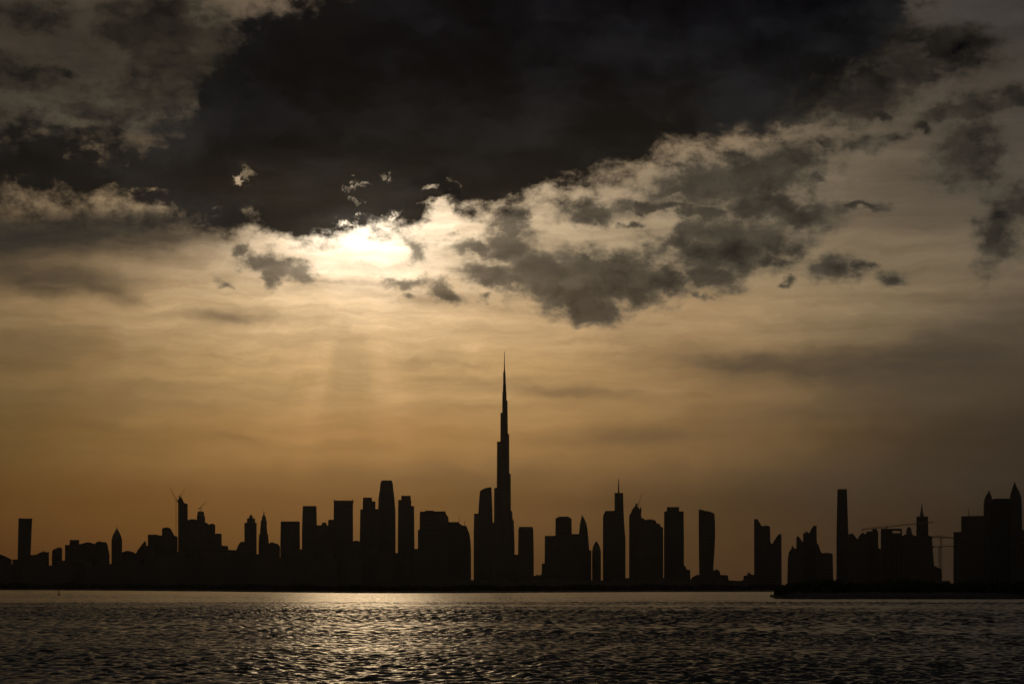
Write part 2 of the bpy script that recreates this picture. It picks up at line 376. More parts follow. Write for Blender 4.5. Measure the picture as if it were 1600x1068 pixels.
def outline_block(site, pts, depth, y0=0.0):
    """a prism with the given roof line: pts = [(px, py), ...] from west to east, down to the ground"""
    P = [(site.x(px), site.z(py)) for px, py in pts]
    P = [(P[0][0], 0.0)] + P + [(P[-1][0], 0.0)]
    n = len(P); h = depth / 2
    vs = [(x, y0 - h, z) for x, z in P] + [(x, y0 + h, z) for x, z in P]
    fs = [tuple(range(n)), tuple(reversed(range(n, 2 * n)))]
    for i in range(n):
        j = (i + 1) % n; fs.append((i, n + i, n + j, j))
    return vs, fs

def beam(a, b, t, t2=None):
    """square bar from a to b, thickness t (t2 at b)"""
    a, b = Vector(a), Vector(b); d = (b - a).normalized()
    s = d.cross(Vector((0, 1, 0)));  s = Vector((1, 0, 0)) if s.length < 1e-3 else s.normalized()
    u = s.cross(d).normalized(); vs = []
    for p, q in ((a, t / 2), (b, (t2 or t) / 2)):
        for i, j in ((-1, -1), (1, -1), (1, 1), (-1, 1)): vs.append(tuple(p + s * q * i + u * q * j))
    return vs, [(3, 2, 1, 0), (4, 5, 6, 7)] + [(i, (i + 1) % 4, 4 + (i + 1) % 4, 4 + i) for i in range(4)]

def merge(*ms):
    V, Fc = [], []
    for v, f in ms:
        b = len(V); V += list(v); Fc += [tuple(i + b for i in q) for q in f]
    return V, Fc

def building(name, label, cat, px, R, parts, group=None):
    root = bpy.data.objects.new(name, None); COL.objects.link(root)
    site = Site(px, R); site.place(root); tag(root, label, cat, group)
    byname = {}
    for p in parts:
        pn, kind, shape, depth, mat = p[:5]
        par = byname.get(p[5], root) if len(p) > 5 else root
        if kind == 'outline': m = outline_block(site, shape, depth)
        elif kind == 'bar':
            (x0, y0), (x1, y1) = shape
            m = beam((site.x(x0), 0, site.z(y0)), (site.x(x1), 0, site.z(y1)), depth[0], depth[1])
        else: m = loft(site, shape, kind, depth)
        byname[pn] = link(pn, *m, mat, par)
    return root

SK, BD = 'skyscraper', 'building'
CITY = [
 # ---- west: low town and its few towers
 ('low_block', 'low block cut by the frame edge, west of the lone leaning slab', BD, 8, 5200, [('body', 'outline', [(-14, 866), (2, 866), (9, 869), (18, 873.5)], 40, 'concrete'), ('stair_core', 'rect', [(863.5, -8, -2), (868, -8, -2)], 8, 'roof')]),
 ('slab_tower', 'lone dark slab tower, flat-topped and leaning out slightly, among low blocks', SK, 38, 6300, [('body', 'rect', [(812, 28.8, 50.2), (872, 27.4, 47.6), 'G'], 26, 'glass'), ('parapet', 'rect', [(809.5, 28.8, 50.6), (812, 28.7, 50.5)], 28, 'stone')]),
 ('low_block', 'low block with a stepped roof touching the lone slab tower', BD, 62, 5400, [('body', 'outline', [(44, 867), (57, 866), (63, 862.5), (76.5, 862)], 34, 'stone'), ('water_tank', 'round', [(860.6, 66, 70), (862.2, 66, 70)], 1.0, 'steel')]),
 ('low_block', 'small block with a rounded west shoulder, between two bright slots of sky', BD, 89, 5600, [('body', 'outline', [(81, 870), (81.5, 860), (85, 857), (97, 855.8)], 30, 'concrete'), ('roof_plant', 'rect', [(854.8, 88, 95), (856.2, 88, 95)], 9, 'roof')]),
 ('apartment_block', 'mid-rise block with one raised roof box at its western end', BD, 113, 5500, [('body', 'rect', [(851, 101.5, 126), 'G'], 34, 'stone'), ('roof_box', 'rect', [(843, 109, 123.5), (851.2, 108.5, 124)], 24, 'concrete')]),
 ('apartment_block', 'mid-rise block with a faintly hipped roof, middle of three joined blocks', BD, 137, 5650, [('body', 'outline', [(123.5, 850), (133, 847.5), (142, 847.4), (148.5, 849.5)], 30, 'concrete'), ('parapet', 'rect', [(846.8, 133.5, 141.5), (848, 133.5, 141.5)], 20, 'stone')]),
 ('apartment_block', 'mid-rise block with one sloping edge, nearest the tower with a pointed cap', BD, 159, 5500, [('body', 'outline', [(148, 850), (150, 846.8), (166, 846.5), (168, 851), (171, 866)], 34, 'stone'), ('roof_plant', 'rect', [(845.5, 152, 159), (847.5, 152, 159)], 12, 'roof')]),
 ('domed_tower', 'slim tower under a pointed dome, alone above low roofs', SK, 182.5, 5900, [('body', 'cut', [(842, 174.2, 190.8), 'G'], 1.0, 'stone'), ('dome', 'round', [(824.5, 182.3, 182.8), (830, 179.2, 185.9), (836, 176, 189), (842, 174.6, 190.4)], 1.0, 'roof'), ('finial', 'round', [(820.5, 182.35, 182.75), (825, 182.1, 183)], 1.0, 'steel')]),
 ('low_block', 'low block in the lee of the domed tower, before the ground steps up', BD, 201, 5300, [('body', 'outline', [(190.5, 863), (193, 861.3), (207.5, 861.4), (212.5, 865)], 36, 'concrete'), ('roof_plant', 'rect', [(860, 196, 203), (862, 196, 203)], 10, 'roof')]),
 ('stepped_block', 'small stepped block climbing towards the scaffolded tower', BD, 221, 5600, [('body', 'outline', [(212, 864.5), (215, 859), (219, 854), (222, 850), (225, 846.6), (228.2, 846.6), (228.5, 852), (231.5, 852)], 34, 'stone'), ('penthouse', 'rect', [(845, 225, 227.5), (847, 225, 227.5)], 10, 'roof')]),
 ('office_block', 'broad flat office block west of the curved-roof block', BD, 242, 6000, [('body', 'rect', [(836, 231, 254.5), 'G'], 40, 'glass'), ('parapet', 'rect', [(834.8, 231, 247), (836.2, 231, 247)], 38, 'stone')]),
 ('office_block', 'block with a curved eastern shoulder, beside the lone tall crane mast', BD, 263, 6100, [('body', 'outline', [(253, 836), (253.2, 826), (255, 824.4), (266, 824.6), (269, 830), (272.5, 836.5), (277.5, 838)], 42, 'concrete'), ('roof_plant', 'rect', [(823.5, 257, 263), (825, 257, 263)], 14, 'roof')]),
 ('unfinished_tower', 'tall bare concrete tower with a ragged top, hoist and cranes', SK, 285.5, 6600, [('body', 'outline', [(278.3, 779.5), (281, 779), (285.5, 779.6), (286.5, 784), (289, 786), (293.2, 787), (293.5, 812)], 28, 'raw'), ('lift_core', 'rect', [(776.5, 279.5, 284.5), (779.6, 279.5, 284.5)], 12, 'raw')]),
 ('apartment_tower', 'stocky block joining the unfinished tower to its domed neighbour', SK, 301, 6700, [('body', 'rect', [(812, 293.2, 308.5), 'G'], 34, 'concrete'), ('parapet', 'rect', [(810.8, 296, 306), (812.2, 296, 306)], 30, 'stone')]),
 ('domed_tower', 'broad-shouldered tower with a small rounded cap and a crane on it', SK, 313.5, 6500, [('body', 'rect', [(806, 307.6, 320), (812, 307.6, 320.5), 'G'], 30, 'stone'), ('cap', 'round', [(798.3, 310, 317), (800, 308.4, 318.8), (806, 308, 319.2)], 1.0, 'roof')]),
 ('apartment_tower', 'flat block stepping down east of the capped tower with a crane', SK, 328, 6550, [('body', 'outline', [(319.5, 816), (323, 816.5), (326, 819), (336.3, 819.2)], 36, 'stone'), ('roof_plant', 'rect', [(817.6, 328, 334), (819.4, 328, 334)], 12, 'roof')]),
 ('apartment_tower', 'lower flat block, last step down before the ridge drops away', SK, 341, 6400, [('body', 'rect', [(834, 336, 346.4), 'G'], 30, 'concrete'), ('parapet', 'rect', [(833, 337, 345), (834.3, 337, 345)], 26, 'stone')]),
 ('low_block', 'low block in the dip west of the two pinnacled towers', BD, 351, 5600, [('body', 'outline', [(346, 851), (349, 852.5), (356.5, 853), (357, 858.5), (369, 859)], 38, 'stone'), ('roof_plant', 'rect', [(852, 350, 354), (853.4, 350, 354)], 10, 'roof')]),
 ('low_block', 'low flat block at the foot of the stouter pinnacled tower', BD, 377, 5700, [('body', 'outline', [(369, 859), (372.5, 851), (375, 847.3), (383, 847)], 32, 'concrete'), ('parapet', 'rect', [(846, 375.5, 382), (847.4, 375.5, 382)], 26, 'stone')]),
 ('pinnacled_tower', 'stouter of two close pinnacled towers, with stepped square shoulders', SK, 391.5, 6400, [('body', 'cut', [(816.5, 381.8, 401), 'G'], .9, 'stone'), ('crown', 'cut', [(809.5, 386, 398.5), (816.7, 385.8, 398.8)], .9, 'stone'), ('pinnacle', 'cut', [(803.5, 391.4, 392.6), (806, 389.5, 394.5), (809.8, 389, 395.5)], .9, 'roof', 'crown')]),
 ('pinnacled_tower', 'slimmer of two close pinnacled towers, tapering in steps to a needle', SK, 412, 6450, [('body', 'cut', [(825, 406.5, 417.3), (834, 406.3, 417.6), (834, 405, 418.8), (847, 404, 420), 'G'], .9, 'stone'), ('crown', 'cut', [(806, 409.5, 415.2), (812.5, 409, 415.6), (812.5, 407.6, 416.8), (825.2, 406.8, 417)], .9, 'stone'), ('needle', 'round', [(797.5, 412.1, 412.6), (806.2, 411, 413.8)], 1.0, 'steel', 'crown')]),
 ('low_block', 'low block filling the gap east of the slimmer pinnacled tower', BD, 428, 5700, [('body', 'outline', [(419, 848.4), (429, 847.8), (434.5, 849.5), (437.5, 854)], 34, 'concrete'), ('roof_plant', 'rect', [(846.7, 422, 428), (848.6, 422, 428)], 10, 'roof')]),
 ('cube_block', 'blocky tower almost as wide as it is tall, with a thin roof lip', SK, 453, 6200, [('body', 'rect', [(816.3, 438.6, 468.3), (850, 438, 468.6), 'G'], 44, 'glass'), ('roof_lip', 'rect', [(814.3, 439.5, 467.5), (816.5, 438.2, 468.8)], 46, 'roof')]),
 ('slab_tower', 'flat-roofed slab tower just east of the blocky cube-like tower', SK, 484, 6500, [('body', 'rect', [(792, 473, 494.5), (830, 471.8, 495.3), 'G'], 32, 'glass'), ('parapet', 'rect', [(790.2, 474, 494), (792.2, 473, 494.5)], 30, 'stone')]),
 ('apartment_tower', 'low-shouldered block with a rounded roof box, between two tall slabs', SK, 503, 6100, [('body', 'rect', [(820.3, 494.5, 513), 'G'], 30, 'concrete'), ('roof_box', 'cut', [(815.8, 503.5, 509.5), (820.5, 501.8, 511)], 1.0, 'stone')]),
 ('apartment_tower', 'narrow block pressed against the wide tower with corner posts', SK, 517, 6150, [('body', 'rect', [(812.3, 513, 521.6), (818, 512.6, 521.6), 'G'], 26, 'stone'), ('parapet', 'rect', [(811.4, 514, 521), (812.5, 514, 521)], 22, 'roof')]),
 ('slab_tower', 'wide tower with an overhanging roof slab and thin corner posts', SK, 537, 6600, [('body', 'rect', [(785, 521.6, 551.4), (850, 521, 551.6), 'G'], 40, 'glass'), ('roof_slab', 'rect', [(781.8, 521, 552.8), (785.3, 521.6, 552)], 42, 'roof'), ('corner_post', 'bar', ((523.3, 782), (523.3, 779)), (1.4, .8), 'steel'), ('corner_post', 'bar', ((550.8, 782), (550.8, 778.6)), (1.4, .8), 'steel'), ('corner_post', 'bar', ((543.6, 782), (543.6, 779.8)), (1.2, .8), 'steel')]),
 ('low_block', 'low block in the narrow sky slot east of the wide posted tower', BD, 557, 5800, [('body', 'rect', [(845.3, 549, 565), 'G'], 34, 'concrete'), ('roof_plant', 'rect', [(844.2, 553, 560), (845.5, 553, 560)], 10, 'roof')]),
 ('stepped_tower', 'tower with a raised western cap, huddled against the tallest rounded tower', SK, 575, 6500, [('body', 'rect', [(795.5, 563, 588), (840, 562.2, 588), 'G'], 34, 'glass'), ('upper_storeys', 'rect', [(783, 566.8, 586.5), (795.7, 566.8, 586.5)], 28, 'glass'), ('cap', 'rect', [(777, 567.4, 581), (783.2, 567.2, 581.3)], 22, 'stone')]),
 ('apartment_tower', 'sliver of a block wedged beneath the tallest rounded tower', SK, 588.5, 6300, [('body', 'rect', [(795.8, 585.5, 592), 'G'], 26, 'concrete'), ('parapet', 'rect', [(794.8, 586, 591), (796, 586, 591)], 22, 'roof')]),
 ('rounded_tower', 'tall tower with a domed shoulder top, highest west of the needle-like supertall', SK, 604.5, 6700, [('body', 'cut', [(768, 592.8, 615.2), (780, 591.3, 616.4), (800, 590.8, 618), 'G'], .9, 'glass'), ('crown', 'cut', [(750.2, 597.5, 611.6), (752, 595.2, 613), (758, 594, 614), (768.2, 593.2, 614.9)], .9, 'stone')]),
 ('stepped_tower', 'tower with a raised centre cap and two stepped shoulders, east of the rounded one', SK, 634.5, 6500, [('body', 'rect', [(790.3, 622, 647), (850, 621.6, 647.6), 'G'], 32, 'glass'), ('shoulder', 'rect', [(780.8, 622.2, 642.5), (790.5, 622.2, 642.5)], 28, 'stone'), ('cap', 'rect', [(774.2, 627, 641.6), (781, 627, 641.8)], 24, 'stone')]),
 ('low_block', 'low block closing the slot between the stepped tower and the broad block', BD, 650, 5700, [('body', 'rect', [(858, 645, 656), 'G'], 30, 'concrete'), ('parapet', 'rect', [(857, 646, 655), (858.3, 646, 655)], 24, 'roof')]),
 ('broad_block', 'very broad flat-roofed block with a stepped eastern edge', SK, 677, 6000, [('body', 'outline', [(653, 828), (655.6, 827), (656, 801), (657, 799), (695.5, 798.6), (697, 803), (700.5, 808), (701, 815)], 46, 'concrete'), ('roof_plant', 'rect', [(797.2, 664, 678), (799, 664, 678)], 16, 'roof')]),
 ('curved_block', 'block with an arched eastern flank and two thin roof masts', SK, 717, 6100, [('body', 'outline', [(700, 815.3), (716.5, 815.3), (718.5, 818), (722, 820.5), (729, 821.5), (731, 828), (733.2, 833), (734.8, 842), (735.8, 856), (736, 895)], 44, 'glass'), ('mast', 'bar', ((717.4, 816), (717.4, 806)), (1.6, .8), 'steel'), ('mast', 'bar', ((726, 822), (726, 812.5)), (1.6, .8), 'steel')]),
 ('sail_tower', 'tower with a slanting curved roof beside the needle-like supertall', SK, 756, 6800, [('body', 'outline', [(747.3, 802.5), (748.3, 785), (749.6, 770), (750.6, 766.5), (757, 763), (763, 761.4), (767.8, 761), (769, 790), (770.4, 830)], 40, 'glass'), ('annexe', 'rect', [(802, 740.8, 748), (830, 740.2, 748), 'G'], 34, 'stone')]),
 ('supertall_tower', 'needle-like supertall, stepped and tapering, twice as high as its neighbours', SK, 788, 7600, [
   ('core', 'round', [(600, 786, 790.6), (612, 785.6, 791), (612, 785, 791.4), (645, 784.6, 791.8), (645, 782.5, 793), (700, 781.5, 794), (812, 780, 797), 'G'], 1.0, 'glass'),
   ('western_wing', 'cut', [(645, 782, 788), (690, 781.8, 788), (690, 776.6, 788), (762, 776.2, 788), (762, 772.2, 788), (816, 771.8, 788), (816, 770, 788), 'G'], 34, 'glass'),
   ('eastern_wing', 'cut', [(626, 788, 793), (678, 788, 793.6), (678, 788, 795.6), (740, 788, 795.9), (740, 788, 798), (798, 788, 798.3), (798, 788, 800.4), (812, 788, 801), (812, 788, 802.8), (850, 788, 804), 'G'], 34, 'glass'),
   ('front_wing', 'cut', [(720, 784.5, 791.5), (790, 784, 792), (790, 783, 793), 'G'], 90, 'glass'),
   ('spire', 'round', [(549, 787.75, 788.45), (566, 787.5, 788.7), (580, 787, 789.2), (582, 786.2, 789.8), (600.5, 786.1, 790.4)], 1.0, 'steel')]),
 ('low_block', 'low block in the slot at the eastern foot of the needle-like supertall', BD, 807, 6000, [('body', 'rect', [(867, 802, 812), 'G'], 34, 'stone'), ('parapet', 'rect', [(866, 804, 811), (867.3, 804, 811)], 26, 'roof')]),
 ('slab_tower', 'plain tower standing alone just east of the needle-like supertall', SK, 821.5, 6300, [('body', 'rect', [(826, 810, 833.2), (860, 809.5, 834), 'G'], 34, 'stone'), ('cap', 'cut', [(822.6, 811.2, 832.4), (826.2, 810.6, 832.9)], 32, 'roof')]),
 ('low_block', 'tiny low roof in the bright gap beside the capped broad tower', BD, 839, 5200, [('body', 'outline', [(833, 899.4), (838, 898.2), (840, 896), (841, 898.4), (848, 899.5)], 30, 'concrete'), ('roof_plant', 'rect', [(897, 843, 846), (899.4, 843, 846)], 8, 'roof')]),
 ('broad_block', 'broad dark block carrying one square tower box on its roof', SK, 872, 6000, [('body', 'outline', [(846.3, 896), (846.8, 880), (851, 879.5), (851.3, 837), (868, 836.6), (893, 836.6), (893.5, 834), (905.5, 834)], 46, 'concrete'), ('tower_box', 'rect', [(809.5, 868, 893), (836.8, 867.8, 893.4)], 34, 'stone'), ('box_roof', 'cut', [(806.6, 873, 888), (809.7, 868.6, 892.6)], 30, 'roof', 'tower_box')]),
 ('sail_tower', 'slim tower with a curved blade-like top, behind the boxed broad block', SK, 911.5, 6500, [('body', 'outline', [(904.6, 834), (905.6, 824), (906.8, 815), (909.3, 803.8), (910.6, 806), (914, 812), (916.6, 819), (918.2, 828), (919.4, 842), (920.8, 859), (924, 859.5)], 28, 'glass'), ('roof_mast', 'bar', ((909.4, 805), (909.4, 801)), (1.2, .6), 'steel')]),
 ('domed_tower', 'small pointed-roof tower in the lap of the tower with an antenna', SK, 932, 6000, [('body', 'round', [(860, 925, 939), 'G'], 1.0, 'stone'), ('dome', 'round', [(844.5, 931.3, 931.9), (848, 929, 934.3), (853, 926.8, 937), (860.2, 925.2, 938.8)], 1.0, 'roof')]),
 ('antenna_tower', 'two-stage tower whose higher half carries a long thin antenna', SK, 960, 6700, [('western_half', 'outline', [(942, 866), (942.2, 806), (943.5, 803), (945.8, 798), (960.5, 797.6)], 36, 'glass'), ('eastern_half', 'rect', [(770, 960.2, 973.6), (800, 960.2, 974.4), (832, 960.2, 976.3), (840, 960.2, 977.3), 'G'], 34, 'glass'), ('antenna', 'round', [(748, 966.1, 966.9), (758, 965.7, 967.4), (770.3, 965.3, 967.8)], 1.0, 'steel', 'eastern_half')]),
 ('unfinished_tower', 'tower with a jagged unfinished crown, beside the flat-topped broad block', SK, 993, 6300, [('body', 'outline', [(983, 900), (983, 812), (983.4, 804), (986, 801), (987.5, 796), (989.5, 794), (991, 791.5), (992.5, 791), (993.2, 787.6), (995.2, 787.4), (996, 791), (998, 792.5), (999.6, 796), (1000.2, 792), (1002, 792), (1002.3, 797), (1001.6, 804), (1002.5, 809)], 34, 'raw'), ('lift_core', 'rect', [(786.4, 992.8, 995.3), (790, 992.8, 995.3)], 8, 'raw')]),
 ('broad_block', 'flat-topped broad block stepping down eastward from the jagged tower', SK, 1019, 6200, [('body', 'outline', [(1000, 809), (1006, 809.6), (1008, 812), (1024, 812.3), (1025.5, 817), (1030.5, 818.3), (1032.5, 822.5), (1036, 824), (1036.3, 880)], 40, 'stone'), ('roof_plant', 'rect', [(810.8, 1010, 1020), (812.6, 1010, 1020)], 14, 'roof')]),
 ('slab_tower', 'flat tower with a raised central roof box, east of the stepping broad block', SK, 1052.5, 6500, [('body', 'rect', [(798.7, 1037.8, 1068.2), (840, 1037.5, 1068.6), 'G'], 40, 'glass'), ('roof_box', 'rect', [(791.8, 1042, 1061), (799, 1041.8, 1061.2)], 28, 'stone')]),
 ('low_block', 'low stepped annexe at the eastern foot of the roof-boxed flat tower', BD, 1073, 5400, [('body', 'outline', [(1066, 884.5), (1072, 885.5), (1073, 889), (1078.3, 890), (1078.8, 903)], 36, 'concrete'), ('roof_plant', 'rect', [(883, 1067.5, 1071), (885.4, 1067.5, 1071)], 8, 'roof')]),
 ('low_block', 'low hump of building on the western side of the lone curved tower', BD, 1086, 5300, [('body', 'outline', [(1079, 905), (1082, 901), (1085, 899.5), (1087.5, 898.3), (1093, 898)], 36, 'stone'), ('roof_plant', 'rect', [(897, 1088, 1091), (898.4, 1088, 1091)], 8, 'roof')]),
 ('curved_tower', 'lone tower with a bulging eastern side and a slanted roof', SK, 1104.5, 6400, [('body', 'outline', [(1092.6, 900), (1092, 860), (1091.6, 820), (1091.8, 796.2), (1098, 796), (1100, 797.6), (1107, 798.4), (1112, 800.3), (1116.2, 802), (1117.2, 815), (1117.4, 835), (1116.6, 858), (1115, 880), (1114.6, 892)], 36, 'glass'), ('roof_fin', 'bar', ((1092.6, 798), (1092.6, 793.6)), (1.6, .8), 'steel')]),
 ('low_block', 'low stepped podium block on the eastern side of the lone curved tower', BD, 1125, 5400, [('body', 'outline', [(1113.5, 890.5), (1124.5, 891), (1125.5, 897.5), (1137, 898), (1138.5, 906), (1158, 907)], 40, 'concrete'), ('roof_plant', 'rect', [(889, 1117, 1122), (891, 1117, 1122)], 10, 'roof')]),
 ('low_block', 'low block with a notched roof, west of the two slant-roofed towers', BD, 1169, 5400, [('body', 'outline', [(1158, 907), (1161.5, 905), (1162, 898.6), (1167, 898.4), (1168, 895), (1172, 895.4), (1174, 897), (1179, 897.4)], 38, 'stone'), ('roof_plant', 'rect', [(893.6, 1168.6, 1171.4), (896, 1168.6, 1171.4)], 8, 'roof')]),
 ('slant_tower', 'taller of two joined slant-roofed towers, its high corner facing the gap', SK, 1191, 5800, [('body', 'outline', [(1178.4, 900), (1178.2, 810.8), (1183.8, 810.6), (1186.5, 815.5), (1190, 821.6), (1203, 821.8), (1203.6, 845), (1205, 849)], 36, 'glass'), ('roof_plant', 'rect', [(820.6, 1194, 1200), (822, 1194, 1200)], 12, 'roof')]),
 ('slant_tower', 'shorter of two joined slant-roofed towers, roof rising away from its twin', SK, 1213, 5750, [('body', 'outline', [(1203.6, 850), (1207, 848.5), (1211, 842), (1216.2, 834.6), (1221, 834.2), (1221.4, 900)], 34, 'glass'), ('roof_mast', 'bar', ((1219.5, 835), (1219.5, 831)), (1.2, .6), 'steel')]),
 ('stepped_block', 'chamfered block below the spiked one, at the western end of the jagged cluster', SK, 1238, 5200, [('body', 'outline', [(1230.2, 900), (1231, 872), (1232.6, 862), (1238.5, 854), (1243.5, 857), (1245, 858)], 34, 'stone'), ('roof_plant', 'rect', [(852.4, 1236.6, 1239.4), (855, 1236.6, 1239.4)], 8, 'roof')]),
 ('spiked_block', 'block with one sharp corner spike, in the jagged cluster', SK, 1249.5, 5300, [('body', 'outline', [(1244.2, 856), (1244.4, 839), (1246.6, 837.6), (1249, 838.6), (1252, 843.5), (1255.5, 848)], 30, 'concrete'), ('spike', 'bar', ((1246.6, 838.4), (1246.6, 835)), (1.4, .6), 'steel')]),
 ('slant_tower', 'highest block of the jagged cluster, its roof slanting up to the east', SK, 1266, 5400, [('body', 'outline', [(1254.5, 848), (1255, 832.4), (1265, 832), (1266.5, 828), (1271, 821.2), (1275.8, 820.8), (1276.4, 848), (1279, 851)], 36, 'glass'), ('roof_plant', 'rect', [(830.4, 1258, 1262.5), (832.6, 1258, 1262.5)], 10, 'roof')]),
 ('broad_block', 'flat low block stretching east from the jagged cluster to a bright slot', BD, 1290, 5300, [('body', 'outline', [(1276, 850), (1279.4, 850.5), (1281, 858), (1284, 863.6), (1301, 864.6), (1301.8, 900)], 40, 'concrete'), ('parapet', 'rect', [(863.2, 1287, 1298), (864.8, 1287, 1298)], 30, 'stone')]),
 ('chimney_tower', 'tall slender tapering tower with a flat top, east of the bright slot', SK, 1316, 5900, [('body', 'rect', [(768, 1308.4, 1323.4), (800, 1307.6, 1324.4), (836, 1307, 1325.8), 'G'], 34, 'glass'), ('cap', 'rect', [(764, 1308.8, 1323), (768.3, 1308.2, 1323.6)], 32, 'stone')]),
 ('apartment_tower', 'block with a rounded roof corner against the tall slender tapering tower', SK, 1331.5, 5500, [('body', 'outline', [(1324.5, 835), (1328, 834), (1334, 834.4), (1337, 839), (1340.5, 843)], 34, 'stone'), ('roof_plant', 'rect', [(832.8, 1328.5, 1332.5), (834.6, 1328.5, 1332.5)], 10, 'roof')]),
 ('apartment_tower', 'block with a stepped western corner under the thick end of the long crane jib', SK, 1346.5, 5600, [('body', 'outline', [(1339.5, 843.5), (1342, 838), (1344, 834.4), (1349, 833.2), (1354, 834.5)], 34, 'concrete'), ('roof_plant', 'rect', [(832, 1346, 1350), (834, 1346, 1350)], 9, 'roof')]),
 ('unfinished_block', 'flat block beneath the long crane jib, west of a narrow lit slot', SK, 1363, 5700, [('body', 'outline', [(1353, 834), (1354, 830.4), (1361, 829.6), (1372, 829.4), (1372.3, 856), (1376, 857)], 36, 'raw'), ('lift_core', 'rect', [(825.5, 1363, 1370), (829.8, 1363, 1370)], 12, 'raw')]),
 ('unfinished_block', 'broad flat block with a raised canopy roof under the long crane jib', SK, 1392.5, 5700, [('body', 'rect', [(832.6, 1376.2, 1409.4), 'G'], 44, 'raw'), ('canopy', 'rect', [(825.6, 1377, 1409), (828.6, 1376.4, 1409.6)], 46, 'roof'), ('upper_storey', 'rect', [(828.4, 1376.4, 1394.5), (832.8, 1376.4, 1394.5)], 42, 'raw'), ('upper_storey', 'rect', [(828.4, 1406.8, 1409.3), (832.8, 1406.8, 1409.3)], 42, 'raw')]),
 ('domed_tower', 'small round-topped tower beside the tower with a tapering spire', SK, 1420.5, 5600, [('body', 'outline', [(1409, 838), (1411, 836), (1414, 834.8), (1426, 834.8), (1428, 836), (1433, 838)], 34, 'stone'), ('dome', 'round', [(822.6, 1418.8, 1421.8), (825, 1416.8, 1423.6), (829, 1416, 1424.4), (835, 1415.4, 1425.2)], 1.0, 'roof')]),
 ('spired_tower', 'square-shouldered tower topped by a tapering spire', SK, 1443, 5900, [('body', 'outline', [(1431.6, 840), (1432, 806.8), (1450, 806.4), (1450.5, 836), (1456, 838), (1457, 852), (1458.6, 870), (1459.8, 886)], 36, 'stone'), ('spire', 'cut', [(786.6, 1440.1, 1440.8), (796, 1439, 1441.8), (806.8, 1436.8, 1443.6)], 1.0, 'roof')]),
 ('low_block', 'low sloping block at the foot of the mast of the short-jibbed crane', BD, 1466, 4800, [('body', 'outline', [(1459, 885), (1463, 885.4), (1468, 887), (1471.5, 889), (1471.8, 902)], 32, 'concrete'), ('roof_plant', 'rect', [(883.6, 1460.5, 1463.5), (885.8, 1460.5, 1463.5)], 8, 'roof')]),
 ('broad_block', 'broad block with a stepped western edge and thin mast, below the twin pointed towers', SK, 1514, 5000, [('body', 'outline', [(1489.8, 880), (1490, 831), (1501.8, 830.6), (1502, 806.4), (1537.5, 805.8)], 46, 'concrete'), ('mast', 'bar', ((1513.7, 806.5), (1513.7, 793)), (1.6, .8), 'steel')]),
 ('pointed_tower', 'narrower of the twin pointed towers flanking a flat-roofed slab', SK, 1543.5, 5300, [('body', 'cut', [(784, 1537, 1550.6), 'G'], 1.0, 'glass'), ('pointed_crown', 'cut', [(766, 1545, 1546), (771, 1542.6, 1547.8), (776, 1539.4, 1549.6), (784.2, 1537.2, 1550.4)], 1.0, 'stone')]),
 ('slab_tower', 'flat-roofed slab filling the space between the twin pointed towers', SK, 1564, 5350, [('body', 'rect', [(780.2, 1550.4, 1578), 'G'], 34, 'glass'), ('parapet', 'rect', [(778.8, 1551, 1577.4), (780.4, 1551, 1577.4)], 30, 'stone')]),
 ('pointed_tower', 'broader and higher of the twin pointed towers flanking a flat-roofed slab', SK, 1587, 5300, [('body', 'cut', [(783, 1577.4, 1596.6), (830, 1577, 1597), 'G'], 1.0, 'glass'), ('pointed_crown', 'cut', [(752.8, 1585.1, 1585.8), (759, 1583, 1588.2), (767, 1580, 1592.4), (776, 1578.2, 1595.4), (783.2, 1577.6, 1596.4)], 1.0, 'stone')]),
 ('apartment_tower', 'block cut by the frame edge, east of the higher pointed tower', SK, 1606, 5000, [('body', 'rect', [(828, 1596.4, 1625), 'G'], 40, 'stone'), ('roof_plant', 'rect', [(826, 1600, 1610), (828.3, 1600, 1610)], 14, 'roof')]),
 ('low_block', 'nearer dark block at the eastern frame edge, before the pointed towers', BD, 1592, 3600, [('body', 'outline', [(1581, 878), (1583, 872), (1586, 851), (1592, 848.6), (1622, 848)], 40, 'concrete'), ('roof_plant', 'rect', [(846.6, 1594, 1599), (848.8, 1594, 1599)], 8, 'roof')]),
]
